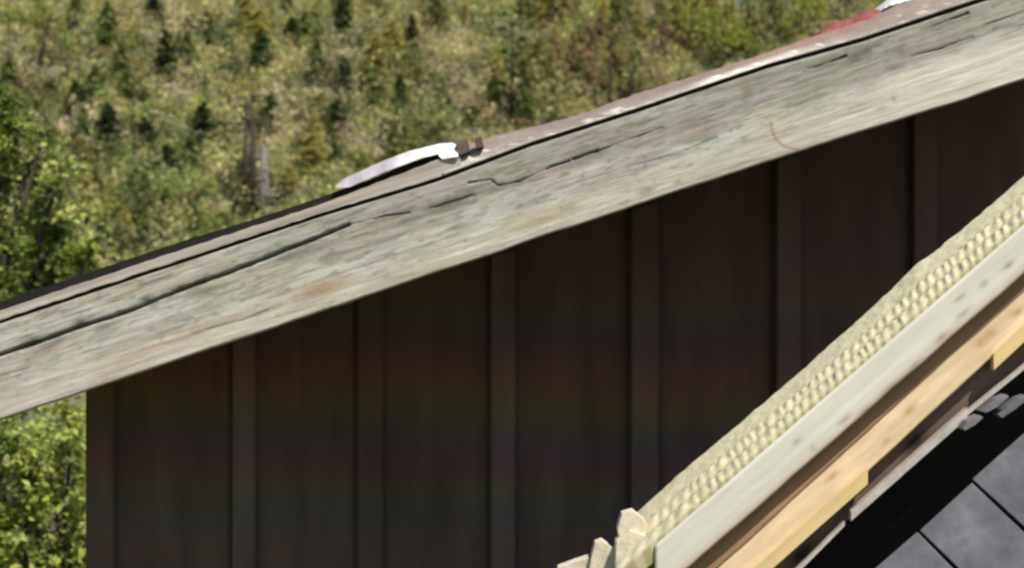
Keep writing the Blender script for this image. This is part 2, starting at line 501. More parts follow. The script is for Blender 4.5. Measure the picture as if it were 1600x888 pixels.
snag(383, 330, 178, .085, 'tall thin dark snag, left one of two near the thick pale trunk', M['darkbark'], 8, .02, 3, spread=.7)
snag(952, 172, 120, .06, 'thin grey snag in the rusty scrub right of the sparse pine', M['darkbark'], 8, .06, 4, spread=.5)
snag(62, 110, 84, .07, 'dark leaning snag with twigs at the upper left', M['darkbark'], 11, .35, 5, spread=.8)
snag(106, 130, 52, .06, 'short dark snag at the upper left, right of the leaning one', M['darkbark'], 7, -.1, 6, spread=.6)
snag(12, 100, 70, .06, 'dark snag close to the left edge at the top', M['darkbark'], 8, .1, 7, spread=.7)
snag(290, 118, 62, .055, 'short dark bent snag right of the pale dry tuft', M['darkbark'], 8, -.2, 8, spread=.55)
snag(987, 160, 60, .06, 'short dark snag close to the roof right of the thin grey snag', M['darkbark'], 9, .05, 9, spread=.4)

# shrubs (leafy clumps one can tell apart)
def shrub_mesh(seed, col, n=420, blobs=6, leaf=.05):
    rng = np.random.default_rng(seed); P = []
    for k in range(blobs):
        c = rng.normal(0, .24, 3); c[2] = abs(c[2]) * 1.3 + .22
        q = rng.normal(size=(n // blobs, 3)); q /= np.linalg.norm(q, axis=1)[:, None]
        P.append(c + q * rng.uniform(.55, 1, (n // blobs, 1)) * rng.uniform(.16, .3))
    P = np.concatenate(P); P[:, 2] = np.abs(P[:, 2])
    cc = np.array(col)[rng.integers(0, len(col), len(P))]
    V, Q, C = leaves(P, leaf, cc, up=.4, jit=.3, rng=rng)
    bm = bmesh.new()
    for k in range(4):
        a = rng.uniform(0, 6.28); tube(bm, [(0, 0, -.05), (math.cos(a) * .12, math.sin(a) * .12, .3), (math.cos(a) * .25, math.sin(a) * .25, .6)], [.03, .02, .008], 5)
    return from_bm('stem', bm, True), np_mesh('crown', V, Q, C)
YG = [(.30, .34, .06), (.38, .38, .09), (.21, .26, .05)]
OG = [(.20, .23, .08), (.30, .31, .12)]
DKS = [(.035, .04, .02), (.06, .045, .03)]
RUS = [(.34, .23, .13), (.27, .18, .10), (.34, .30, .13)]
PALE = [(.52, .46, .30), (.42, .37, .22), (.62, .56, .40)]
RED = [(.30, .06, .06), (.22, .08, .05), (.35, .12, .08)]
shr = {'yg': shrub_mesh(21, YG), 'yg2': shrub_mesh(22, YG), 'og': shrub_mesh(23, OG), 'dk': shrub_mesh(24, DKS, 260), 'ru': shrub_mesh(25, RUS), 'pale': shrub_mesh(26, PALE, 300, 4), 'red': shrub_mesh(27, RED)}
def shrub(kind, name, px, py, hpx, label, wide=1.0, group='shrubs and small trees on the hillside', lo=44.0, cat='shrub'):
    return plant(shr[kind], name, px, py, hpx, label, group, wide, lo, cat)
shrub('pale', 'dry_tuft', 265, 86, 50, 'pale straw-coloured dry tuft high on the left of the hillside', .75)
shrub('pale', 'dry_tuft', 342, 30, 44, 'pale straw-coloured dry tuft cut off by the top edge', .6)
shrub('pale', 'dry_tuft', 132, 250, 42, 'pale dry tuft beside the leafy tree at the left', 1.0)
shrub('pale', 'dry_tuft', 284, 182, 50, 'pale dry tuft below the pale tuft with the thin conifer', .5)
shrub('pale', 'dry_tuft', 528, 94, 26, 'small pale dry tuft under the slim conifer above the flashing', .8)
shrub('pale', 'dry_tuft', 545, 256, 36, 'pale dry tuft just above the left end of the white flashing', .7)
shrub('pale', 'dry_tuft', 341, 342, 30, 'pale dry tuft close behind the roof edge left of the snags', .8)
shrub('dk', 'dark_shrub', 352, 90, 44, 'round dark brown shrub high on the hill left of the green conifer', .8)
shrub('dk', 'dark_shrub', 303, 62, 36, 'dark shrub high on the hill beside the pale tuft', 1.1)
shrub('dk', 'dark_shrub', 390, 318, 60, 'dark bush at the foot of the thin snags', .5)
shrub('dk', 'dark_shrub', 365, 348, 34, 'low dark bush behind the roof edge left of the snags', 1.2)
shrub('dk', 'dark_shrub', 800, 196, 62, 'dark brown bush at the foot of the sparse pine', .7)
shrub('dk', 'dark_shrub', 120, 300, 40, 'dark twiggy bush beside the leafy tree', 1.2)
shrub('dk', 'dark_shrub', 1160, 108, 26, 'low dark bush under the yellow-green trees', 1.4)
shrub('dk', 'dark_shrub', 1190, 92, 78, 'tall dark bush between the yellow-green trees', .7)
shrub('dk', 'dark_shrub', 1330, 36, 50, 'dark green bush in front of the red sheet', .8)
shrub('dk', 'dark_shrub', 985, 166, 36, 'small dark bush at the foot of the short snag near the roof', .9)
shrub('ru', 'rusty_shrub', 977, 112, 80, 'rusty brown shrub high behind the roof right of centre', .8)
shrub('ru', 'rusty_shrub', 925, 150, 70, 'rusty brown shrub left of the thin grey snag', .9)
shrub('ru', 'rusty_shrub', 1020, 150, 64, 'rusty brown shrub close to the roof', .9)
shrub('ru', 'rusty_shrub', 1290, 52, 44, 'rusty pale shrub beside the red sheet at the top right', 1.0)
for i, (x_, y_, h_, k_, w_, lab) in enumerate([
    (1070, 90, 120, 'yg', .55, 'yellow-green small tree leftmost of the bright group at the upper right'),
    (1118, 108, 110, 'yg2', .6, 'yellow-green small tree second in the bright group at the upper right'),
    (1150, 92, 66, 'yg', 1.0, 'bright yellow-green bush lowest in the middle of the upper right group'),
    (1175, 98, 60, 'yg2', .9, 'bright yellow-green bush just left of the tall dark bush'),
    (1225, 72, 60, 'yg', 1.0, 'bright yellow-green bush just right of the tall dark bush'),
    (1265, 56, 84, 'yg2', .8, 'yellow-green tree at the upper right beside the rusty pale shrub'),
    (1232, 40, 70, 'og', .8, 'olive tree cut off by the top edge at the upper right'),
    (1098, 38, 60, 'og', .8, 'olive tree cut off by the top edge left of the sky gap'),
    (1030, 60, 70, 'og', .8, 'olive shrub high on the hill left of the bright trees'),
    (60, 60, 60, 'yg2', 1.2, 'yellow-green shrub at the top left among the snags'),
    (190, 350, 50, 'yg', 1.2, 'yellow-green shrub behind the roof edge at the left'),
    (255, 330, 46, 'yg2', 1.3, 'yellow-green shrub behind the roof edge left of the snags'),
    (310, 315, 34, 'og', 1.4, 'olive shrub behind the roof edge just left of the snags'),
    (480, 268, 40, 'og', 1.3, 'olive shrub left of the row of conifers over the flashing'),
    ]):
    shrub(k_, 'leafy_shrub', x_, y_, h_, lab, w_)

GO = np.array([(.44, .39, .12)]); OL = np.array([(.19, .22, .07)]); RB = np.array([(.34, .255, .13)]); PG = np.array([(.36, .37, .17)])
tall = {'go': conifer_meshes(41, GO), 'ol': conifer_meshes(42, OL), 'rb': conifer_meshes(43, RB), 'pg': conifer_meshes(44, PG), 'go2': conifer_meshes(45, GO * .8)}
rb = random.Random(31)
NM = {'go': 'slender golden olive tree', 'go2': 'slender dull olive gold tree', 'ol': 'slender olive green tree', 'rb': 'slender rusty brown tree', 'pg': 'slender pale green tree'}
for i in range(190):
    right = i < 90
    x_ = rb.uniform(810, 1300) if right else rb.uniform(-20, 840)
    y_ = rb.uniform(30, 215 if right else 440)
    if y_ > 478 - .33 * x_: continue
    kd = rb.choice(['go', 'go', 'go2', 'ol', 'rb' if 860 < x_ < 1040 else 'go2', 'pg'] if right else ['ol', 'go2', 'ol', 'pg', 'go', 'ol'])
    plant(tall[kd], 'slender_tree', x_, y_, rb.uniform(50, 105) if right else rb.uniform(34, 78),
          NM[kd] + (' in the dense stand high behind the upper roof' if right else ' scattered among the scrub of the hillside'),
          NM[kd] + ('s in the dense stand' if right else 's on the open slope'), rb.uniform(.45, .8) if right else rb.uniform(.8, 1.35))
rb = random.Random(77)
for i in range(150):
    x_ = rb.uniform(-20, 1110); y_ = rb.uniform(20, 440)
    if y_ > 462 - .33 * x_: continue
    z1 = y_ < 90
    kd = rb.choice(['yg', 'yg2', 'og', 'og', 'dk', 'yg', 'pale' if (not z1 and i % 3 == 0) else 'yg2', 'ru' if x_ > 600 else 'og'])
    shrub(kd, 'hillside_bush', x_, y_, rb.uniform(20, 46), {'yg': 'rounded yellow-green bush in the scrub of the hillside', 'yg2': 'loose yellow-green bush in the scrub of the hillside',
          'og': 'olive green bush in the scrub of the hillside', 'dk': 'low dark bush in the scrub of the hillside', 'pale': 'small straw-coloured bush in the scrub of the hillside',
          'ru': 'small rusty bush in the scrub of the hillside'}[kd], rb.uniform(.7, 1.3), {'yg': 'rounded yellow-green bushes', 'yg2': 'loose yellow-green bushes', 'og': 'olive bushes', 'dk': 'low dark bushes', 'pale': 'straw-coloured bushes', 'ru': 'rusty bushes'}[kd] + ' on the hillside')

# ------------------------------------------------------------------ leafy tree at the left, behind the barn
def leafy_tree(base, blobs, n, leaf, pal, label, seed, trunk_r=.12):
    rng = np.random.default_rng(seed)
    e = empty('leafy_tree', base, label=label, cat='tree')
    bm = bmesh.new(); b0 = Vector(base); P = []; C = []
    top = max(bb[0].z for bb in blobs)
    fork = Vector((0, 0, (top - b0.z) * .3))
    tube(bm, [(0, 0, -.1), (.05, 0, fork.z * .6), fork], [trunk_r, trunk_r * .85, trunk_r * .7])
    tot = sum(r ** 2 for _, r in blobs)
    for c, r in blobs:
        c2 = c - b0
        mid = fork.lerp(c2, .5) + Vector((rng.uniform(-.1, .1), rng.uniform(-.1, .1), .1))
        tube(bm, [fork * .9, mid, c2], [trunk_r * .4, trunk_r * .25, .012], 6)
        m = int(n * r * r / tot)
        cl = rng.normal(size=(max(6, m // 26), 3)); cl /= np.linalg.norm(cl, axis=1)[:, None]
        cl *= rng.uniform(.35, 1, (len(cl), 1)) * r
        pick = rng.integers(0, len(cl), m)
        q = cl[pick] + rng.normal(0, leaf * 1.3, (m, 3)) + np.array(c2)
        P.append(q)
        cc = np.array(pal)[rng.integers(0, len(pal), len(cl))][pick]
        C.append(cc)
    link('trunk', from_bm('trunk', bm, True), M['darkbark'], e).matrix_parent_inverse = Matrix()
    V, Q, CC = leaves(np.concatenate(P), leaf, np.concatenate(C), up=.5, jit=.3, rng=rng, aspect=.55)
    link('crown', np_mesh('crown', V, Q, CC), M['leaf'], e).matrix_parent_inverse = Matrix()
D1 = 13.5
bl = [(W(px, py, D1 + dd), r * .6 * D1 / 1600) for px, py, r, dd in (
    (-10, 205, 60, 0), (45, 250, 58, .2), (-60, 260, 90, .3), (85, 300, 42, -.2), (10, 330, 80, .3), (70, 370, 62, 0), (95, 350, 30, .1), (-80, 400, 110, .2),
    (30, 440, 80, .2), (-20, 520, 110, .2), (60, 600, 60, .3), (120, 395, 40, .1), (150, 440, 40, .2), (95, 410, 50, 0), (128, 330, 20, .3), (150, 380, 22, -.2), (112, 262, 18, .2), (72, 205, 18, .1), (185, 425, 22, .2), (20, 170, 34, .2), (-40, 150, 40, .4), (105, 440, 34, .3))]
LG = [(.22, .29, .05), (.36, .42, .08), (.46, .47, .15), (.08, .11, .03), (.38, .44, .14)]
leafy_tree(Vector((W(-60, 0, D1).x, D1, 0)), bl, 13000, .036, LG, 'bright leafy broadleaf tree rising behind the low end of the roof at the left edge', 31)
D2 = 11.0
bl = [(W(px, py, D2 + dd), r * .6 * D2 / 1600) for px, py, r, dd in (
    (40, 690, 60, 0), (100, 660, 45, .2), (0, 740, 80, .2), (80, 760, 70, 0), (150, 720, 70, .3), (40, 840, 90, .1), (130, 850, 80, .2), (-60, 860, 110, 0), (60, 940, 110, .2), (170, 800, 70, .3), (110, 700, 40, -.1))]
LG2 = [(.30, .37, .06), (.42, .46, .10), (.10, .14, .03), (.48, .49, .17), (.36, .44, .12)]
leafy_tree(Vector((W(70, 0, D2).x, D2, 0)), bl, 11000, .03, LG2, 'lit yellow-green bush seen under the eave beside the dark wall', 32, .06)

# ------------------------------------------------------------------ the barn
DF, DW = 4.9, 6.0
def top_y(x):  return np.interp(x, [-300, 0, 500, 680, 830, 1000, 1200, 1350, 1520, 2300], [600, 501, 335, 280.5, 224, 169.5, 102, 60, 3, -252])
def bot_y(x):  return np.interp(x, [-300, 0, 500, 900, 1250, 1500, 1600, 2300], [755, 657, 488, 352, 237, 158, 125, -100])
barn = empty('barn', (W(1200, 0, DW).x, DW, 0), label='dark board-and-batten gable with a weathered grey rake board across the middle', cat='building')
XR = 2250
# gable wall
wallp = [(135, 1300 + 110), (135, 640 - 25), (XR, -60), (XR, 1410)]
def wpt(px): # wall top hidden behind the fascia, following the roof
    return float(bot_y(800 + (px - 800) * DF / DW * 1.0)) # not used for shape
bm = bmesh.new()
def wall_x(px): return (px - 800) * .6 * DW / 1600
xl, xr = wall_x(135), wall_x(XR)
def roof_z(x):            # underside of the roof deck in world space (parallel to the eaves line)
    z0 = W(0, 640, DF); return z0.z + (x - z0.x) * .3315
f = [bm.verts.new(c) for c in ((xl, DW, 0), (xr, DW, 0), (xr, DW, roof_z(xr)), (xl, DW, roof_z(xl)))]
bk = [bm.verts.new(v.co + Vector((0, .12, 0))) for v in f]
bm.faces.new(f); bm.faces.new(bk[::-1])
for i in range(4): bm.faces.new((f[i], bk[i], bk[(i + 1) % 4], f[(i + 1) % 4]))
link('gable_wall', from_bm('gable_wall', bm), M['wall'], barn)
bm = bmesh.new()
v = [bm.verts.new(c) for c in ((xl, DW + .12, 0), (xl, DW + 3.4, 0), (xl, DW + 3.4, roof_z(xl)), (xl, DW + .12, roof_z(xl)))]
v2 = [bm.verts.new(q.co + Vector((.12, 0, 0))) for q in v]
bm.faces.new(v); bm.faces.new(v2[::-1])
for i in range(4): bm.faces.new((v[i], v2[i], v2[(i + 1) % 4], v[(i + 1) % 4]))
link('side_wall', from_bm('side_wall', bm), M['wall'], barn)
for (a, b_) in ((137, 182), (365, 401), (560, 600), (767, 806), (985, 1029), (1211, 1250), (1424, 1462), (1640, 1680), (1850, 1890)):
    bm = bmesh.new(); x0, x1 = wall_x(a), wall_x(b_)
    th = .03
    vs = [bm.verts.new(c) for c in ((x0, DW - .002, 0), (x1, DW - .002, 0), (x1, DW - .002, roof_z(x1) - .004), (x0, DW - .002, roof_z(x0) - .004))]
    vf = [bm.verts.new(q.co - Vector((0, th, 0))) for q in vs]
    bm.faces.new(vf); bm.faces.new(vs[::-1])
    for i in range(4): bm.faces.new((vs[i], vf[i], vf[(i + 1) % 4], vs[(i + 1) % 4]))
    bmesh.ops.bevel(bm, geom=[e_ for e_ in bm.edges], offset=.006, segments=2, affect='EDGES')
    if a != 137:                                 # thin strip left of each batten, coloured dark as its shadow gap
        bg_ = bmesh.new(); xa_ = wall_x(a - 9)
        gv = [bg_.verts.new(c) for c in ((xa_, DW - .004, 0), (x0 - .001, DW - .004, 0), (x0 - .001, DW - .004, roof_z(x0) - .006), (xa_, DW - .004, roof_z(xa_) - .006))]
        gb = [bg_.verts.new(q.co + Vector((0, .003, 0))) for q in gv]
        bg_.faces.new(gv); bg_.faces.new(gb[::-1])
        for i in range(4): bg_.faces.new((gv[i], gb[i], gb[(i + 1) % 4], gv[(i + 1) % 4]))
        link('joint', from_bm('joint', bg_), M['jointm'], barn)
    o = link('corner_board' if a == 137 else 'batten', from_bm('batten', bm), M['wall'] if a == 137 else M['batten'], barn)
    o.data.materials.clear(); o.data.materials.append(M['wall'] if a in (137, 560) else M['batten'])

# fascia board as a relief: checks, knots and stains follow the old board
def seg_dist(PX, PY, pts):
    best = np.full(PX.shape, 1e9)
    for (x0, y0), (x1, y1) in zip(pts, pts[1:]):
        dx, dy = x1 - x0, y1 - y0
        t = np.clip(((PX - x0) * dx + (PY - y0) * dy) / (dx * dx + dy * dy), 0, 1)
        best = np.minimum(best, np.hypot(PX - x0 - t * dx, PY - y0 - t * dy))
    return best
nu, nv = 1500, 96
xs = np.linspace(-300, XR, nu)
T = np.linspace(0, 1, nv)
PX = np.repeat(xs[:, None], nv, 1)
ty, by = top_y(PX) + 4, bot_y(PX)
wob = (fbm(PX / 60, PX * 0 + 5) - .5) * 3
PY = ty + (by - ty) * T[None] + wob * T[None]
jx = (fbm(PX / 25, PY / 8) - .5) * 5
cracks = [([(-300, 655), (0, 555), (60, 535), (120, 513), (200, 487), (300, 447), (380, 418), (450, 390), (545, 352)], 4.2, .016),
          ([(545, 352), (600, 338), (640, 333)], 1.6, .006), 
          ([(672, 326), (700, 318), (738, 306)], 2.6, .004), ([(732, 286), (766, 281), (778, 291), (812, 284), (860, 262), (890, 252)], 2.2, .008),
          ([(896, 250), (934, 236)], 3.0, .009), ([(934, 236), (985, 218), (1036, 200)], 1.6, .006),
          ([(1262, 108), (1290, 100), (1322, 88)], 2.3, .008),
          ([(1424, 88), (1470, 77), (1520, 58)], 1.6, .006), ([(1458, 42), (1480, 33), (1512, 21)], 2.4, .007),
          ([(300, 522), (380, 500), (440, 476)], 1.2, .003), ([(0, 588), (90, 562)], 1.2, .003),
          ([(980, 262), (1060, 240), (1120, 215)], 1.2, .003), ([(1540, 40), (1600, 18), (1700, -20)], 1.5, .004)]
depth = (fbm(PX / 90, (PY + .33 * PX) / 6) - .5) * .0025 + (fbm(PX / 24, (PY + .33 * PX) / 3.0) - .5) * .0010
crackm = np.zeros(PX.shape)
for pts, w_, d_ in cracks:
    dd = seg_dist(PX + jx * .3, PY + jx * .35, pts)
    m_ = np.clip(1.15 - dd / (w_ * (.55 + .75 * fbm(PX / 22 + 3, PY / 12))), 0, 1)
    m_ = m_ * (1 if w_ > 4 else 0) + (w_ <= 4) * m_ * np.clip(.25 + 2.2 * (fbm(PX / 34 + 11, PY / 20 + 3) - .28), 0, 1)
    depth += m_ * d_; crackm = np.maximum(crackm, np.maximum(m_ * min(1, d_ / .009), .6 * np.exp(-(dd / (w_ * 3.0)) ** 2) * fbm(PX / 16, PY / 7)))
edge = np.minimum(T, 1 - T)[None] * 160
depth = depth + np.clip(1 - edge / 3.5, 0, 1) ** 2 * .006
col = np.ones(PX.shape + (3,)) * np.array([.485, .485, .42])
def blend(mask, c, k=1.0):
    global col
    mk = np.clip(mask, 0, 1)[..., None] * k
    col = col * (1 - mk) + np.array(c) * mk
S_ = PY + .3325 * PX           # constant along the board
n1 = fbm(PX / 85, S_ / 15, 5); n2 = fbm(PX / 55 + 50, S_ / 11 + 20, 5); n3 = fbm(PX / 110 + 9, S_ / 16 + 7, 5)
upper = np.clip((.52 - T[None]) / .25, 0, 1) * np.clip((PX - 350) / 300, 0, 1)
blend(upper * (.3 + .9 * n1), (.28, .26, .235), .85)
blend(np.clip((n1 - .50) * 5, 0, 1), (.40, .34, .34), .7)            # faint purple-grey
blend(np.clip((n2 - .53) * 5, 0, 1), (.33, .36, .27), .6)           # green algae
blend(np.clip((n3 - .56) * 5, 0, 1), (.44, .35, .25), .5)            # tan streaks
n5 = fbm(PX / 40 + 3, S_ / 5 + 9, 4); n6 = fbm(PX / 14 + 3, S_ / 5 + 70, 4)
blend(np.clip((n5 - .53) * 6, 0, 1) * np.clip(1.15 - T[None] * .9, 0, 1), (.20, .20, .165), .75)
blend(np.clip((n6 - .58) * 6, 0, 1), (.20, .195, .155), .6)
low = np.clip((T[None] - .62) / .25, 0, 1)
blend(low * (.35 + .5 * n2), (.64, .585, .47), .65)
blend(np.clip((PX - 1150) / 350, 0, 1) * np.clip((T[None] - .4) / .2, 0, 1), (.70, .65, .56), .8)
blend(np.clip((400 - PX) / 400, 0, 1) * np.clip((T[None] - .35) / .3, 0, 1) * n1 * 1.4, (.42, .38, .33), .5)
def spot(cx, cy, rx, ry, c, k):
    s = (PX - cx) * math.cos(SL1) - (PY - cy) * math.sin(SL1); t = (PX - cx) * math.sin(SL1) + (PY - cy) * math.cos(SL1)
    blend(np.exp(-(s / rx) ** 2 - (t / ry) ** 2) * (.55 + .9 * fbm(PX / 9, PY / 6)), c, k)
for a in ((500, 452, 34, 12, (.38, .24, .12), .8), (300, 520, 90, 6, (.44, .32, .2), .6), (190, 565, 70, 6, (.44, .33, .22), .5), (830, 345, 40, 10, (.36, .31, .18), .7), (790, 352, 20, 6, (.30, .29, .2), .5),
          (50, 532, 20, 6, (.09, .11, .06), .9), (125, 505, 13, 7, (.07, .09, .05), .9), (228, 466, 12, 6, (.09, .11, .06), .9),
          (330, 452, 40, 6, (.2, .2, .14), .6), (165, 510, 20, 5, (.16, .17, .12), .7), (705, 316, 42, 9, (.13, .15, .10), .85), (800, 288, 36, 5, (.2, .2, .17), .6), (912, 243, 26, 5, (.14, .14, .11), .8),
          (1010, 300, 13, 5, (.24, .21, .15), .8), (1060, 285, 7, 5, (.26, .23, .17), .8), (975, 318, 10, 4, (.3, .27, .2), .6),
          (1168, 143, 9, 12, (.2, .15, .13), .8), (1336, 88, 12, 7, (.10, .12, .09), .9), (1354, 80, 10, 6, (.12, .14, .10), .9), (1372, 71, 9, 4, (.15, .16, .12), .9), (1408, 83, 6, 9, (.2, .18, .15), .8),
          (1290, 100, 40, 6, (.20, .22, .15), .7), (1200, 120, 60, 12, (.30, .32, .25), .6), (1250, 150, 80, 8, (.36, .36, .24), .5), (1376, 170, 9, 5, (.26, .26, .22), .7), (1396, 153, 5, 6, (.3, .3, .26), .7), (1340, 165, 30, 8, (.4, .38, .28), .5),
          (1075, 205, 80, 14, (.30, .26, .22), .6), (1475, 33, 40, 6, (.24, .25, .17), .7), (1560, 25, 80, 10, (.34, .37, .26), .6), (1450, 78, 60, 12, (.34, .29, .27), .6), (480, 385, 40, 8, (.3, .31, .24), .6), (1110, 275, 90, 6, (.4, .37, .27), .5)):
    spot(*a)
arc = seg_dist(PX, PY, [(1205, 192), (1206, 204), (1212, 218), (1225, 229), (1245, 234)])
blend(np.clip(1.4 - arc / 2.4, 0, 1), (.32, .25, .13), .75)
arc = seg_dist(PX, PY, [(1162, 224), (1168, 212), (1205, 194)])
blend(np.clip(1.3 - arc / 3, 0, 1), (.34, .29, .2), .5)
blend(crackm, (.035, .032, .026), .93)
blend(np.clip(1 - (1 - T[None]) * 160 / 2.5, 0, 1) + 0 * PX, (.30, .22, .13), .6)
k = .6 * DF / 1600
V = np.stack([(PX - 800) * k, DF + depth, EYE + (444 - PY) * k], -1).reshape(-1, 3)
me = grid_mesh('rake_board', V, nu, nv, col.reshape(-1, 3))
bm = bmesh.new(); bm.from_mesh(me)
bd = [e_ for e_ in bm.edges if e_.is_boundary]
r = bmesh.ops.extrude_edge_only(bm, edges=bd)
for q in r['geom']:
    if isinstance(q, bmesh.types.BMVert): q.co.y = DF + .042
mt = me.name; bm.to_mesh(me); bm.free()
link('rake_board', me, M['fascia'], barn)

def strip_poly(xs_, f0, f1):
    a = [(x, f0(x)) for x in xs_]; b_ = [(x, f1(x)) for x in xs_]
    return a + b_[::-1]
def strip(xs_, f0, f1, D, thick, jit=0, seed=0):
    """long lath following the roof edge, divided along its length"""
    rng = random.Random(seed); bm = bmesh.new(); rows = []
    for x in xs_:
        j0, j1 = rng.uniform(-jit, jit), rng.uniform(-jit, jit)
        p0, p1 = W(x, f0(x) + j0, D), W(x, f1(x) + j1, D)
        rows.append([bm.verts.new(q) for q in (p0, p1, p1 + Vector((0, thick, 0)), p0 + Vector((0, thick, 0)))])
    for r0, r1 in zip(rows, rows[1:]):
        for k_ in range(4): bm.faces.new((r0[k_], r0[(k_ + 1) % 4], r1[(k_ + 1) % 4], r1[k_]))
    bm.faces.new(rows[0][::-1]); bm.faces.new(rows[-1])
    return bm
rng_x = lambda a, b_, s=20: list(np.arange(a, b_ + .1, s))
# black strip painting the shadow line in the gap under the roofing
link('felt_edge', from_bm('felt_edge', strip(rng_x(-300, XR, 50), lambda x: float(top_y(x)) - 5, lambda x: float(top_y(x)) + 8, DF + .012, .03)), M['felt'], barn)
# pale strip of decking above the gap
def pale_top(x): return float(np.interp(x, [-300, 0, 300, 500, 685, 720], [586, 485, 385, 320, 249, 245]))
bm = strip(rng_x(-300, 720, 12), pale_top, lambda x: float(top_y(x)) - 1.5, DF - .004, .05, .8, 3)
link('decking_edge', from_bm('decking_edge', bm), M['strip'], barn)
# shaded recess above it, its darkness put into a black strip
def recess_top(x): return float(np.interp(x, [-300, 0, 300, 400, 500, 600, 690], [570, 472, 372, 342, 309, 272, 234]))
bm = strip(rng_x(-300, 690, 15), recess_top, lambda x: pale_top(x) - 1, DF + .02, .05, .5, 4)
link('felt_layer', from_bm('felt_layer', bm), M['felt'], barn)
# brown mineral roofing turned over the edge on the right
def roof_top(x): return float(np.interp(x, [690, 730, 800, 830, 900, 1000, 1100, 1200, 1250, 1300, 1350, 1400, 1500, 1600, XR], [242, 224, 206, 199, 181, 145, 114, 82, 64, 48, 33, 9, -26, -60, -280]))
m, nt, b = new_mat('brown_mineral_roofing')
v_ = coord(nt, -SL1, (1, 1, 3))
a = N(nt, 'ShaderNodeAttribute', _attribute_name='Col')
c = mix(nt, a.outputs['Color'], ramp(nt, noise(nt, v_, 160, 3, .6), [(.3, (.7, .7, .7)), (.7, (1.25, 1.25, 1.25))]), 1.0)
c = mix(nt, c, ramp(nt, noise(nt, v_, 9, 5, .6), [(.3, (.8, .78, .8)), (.7, (1.12, 1.12, 1.1))]), 1.0)
nt.links.new(c, b.inputs['Base Color']); b.inputs['Roughness'].default_value = .75
bump(nt, b, noise(nt, v_, 160, 3, .6), .5, .003)
M['roofing'] = m
xs = np.arange(690, XR, 6.0); nv2 = 14
PXr = np.repeat(xs[:, None], nv2, 1); tt = np.linspace(0, 1, nv2)[None]
rt = np.array([roof_top(x) for x in xs])[:, None] + (fbm(PXr / 14, PXr * 0) - .5) * 3; rb = top_y(PXr) - 2
PYr = rt + (rb - rt) * tt
Dr = DF - .006 + .09 * (1 - tt) ** 1.8 + (fbm(PXr / 30, PYr / 10) - .5) * .006
kk = .6 * Dr / 1600
V = np.stack([(PXr - 800) * kk, Dr, EYE + (444 - PYr) * kk], -1).reshape(-1, 3)
cr = np.ones(PXr.shape + (3,)) * np.array([.25, .205, .175])
w1 = np.exp(-((PXr - 1165) / 95) ** 2) * np.clip((tt - .45) / .3, 0, 1) + .5 * np.exp(-((PXr - 700) / 60) ** 2) * (tt > .6)
w1 = w1 + .45 * np.clip((tt - .8) / .2, 0, 1) + .8 * np.clip((fbm(PXr / 20 + 8, PYr / 5) - .6) * 6, 0, 1) * (tt > .5)
w1 = np.clip(w1 * (.5 + fbm(PXr / 30, PYr / 8)), 0, 1)[..., None]
cr = cr * (1 - w1) + np.array([.66, .63, .56]) * w1  # pale highlights painted along the lower part of the roofing edge
w2 = (np.exp(-((PXr - 1240) / 130) ** 2) * np.clip(1 - tt * 1.8, 0, 1))[..., None] * .7
cr = cr * (1 - w2) + np.array([.34, .15, .11]) * w2
me = grid_mesh('roofing_edge', V, len(xs), nv2, cr.reshape(-1, 3))
bm = bmesh.new(); bm.from_mesh(me)
r = bmesh.ops.extrude_edge_only(bm, edges=[e_ for e_ in bm.edges if e_.is_boundary])
for q in r['geom']:
    if isinstance(q, bmesh.types.BMVert): q.co.y = DF + .14
bm.to_mesh(me); bm.free()
link('roofing_edge', me, M['roofing'], barn)
# roof deck running back over the barn
bm = bmesh.new()
def dz(px, dpy): p = W(px, float(top_y(px)) + dpy, DF); return p
pa, pb = dz(-300, 6), dz(XR, 6)
for (q0, q1, th) in ((pa, pb, .05),):
    vs = []
    for (q, y_) in ((q0, DF + .046), (q1, DF + .046), (q1, DW + 3.6), (q0, DW + 3.6)):
        vs.append(bm.verts.new((q.x, y_, q.z - .005)))
    vb = [bm.verts.new(v_.co - Vector((0, 0, .09))) for v_ in vs]
    bm.faces.new(vs[::-1]); bm.faces.new(vb)
    for i in range(4): bm.faces.new((vs[i], vs[(i + 1) % 4], vb[(i + 1) % 4], vb[i]))
link('roof_deck', from_bm('roof_deck', bm), M['dark'], barn)
bm = bmesh.new()
for i, y_ in enumerate((DW - .35, DW + .9, DW + 2.0)):   # lookout rafters under the overhang
    vs = []
    for (q, s) in ((pa, 1), (pb, 1)):
        for dy in (0, .05):
            for h_ in (-.10, -.20): vs.append(bm.verts.new((q.x, y_ + dy, q.z + h_)))
    for q in ((0, 1, 3, 2), (4, 6, 7, 5), (0, 4, 5, 1), (2, 3, 7, 6), (0, 2, 6, 4), (1, 5, 7, 3)): bm.faces.new([vs[j] for j in q])
link('rafter', from_bm('rafter', bm), M['dark'], barn)

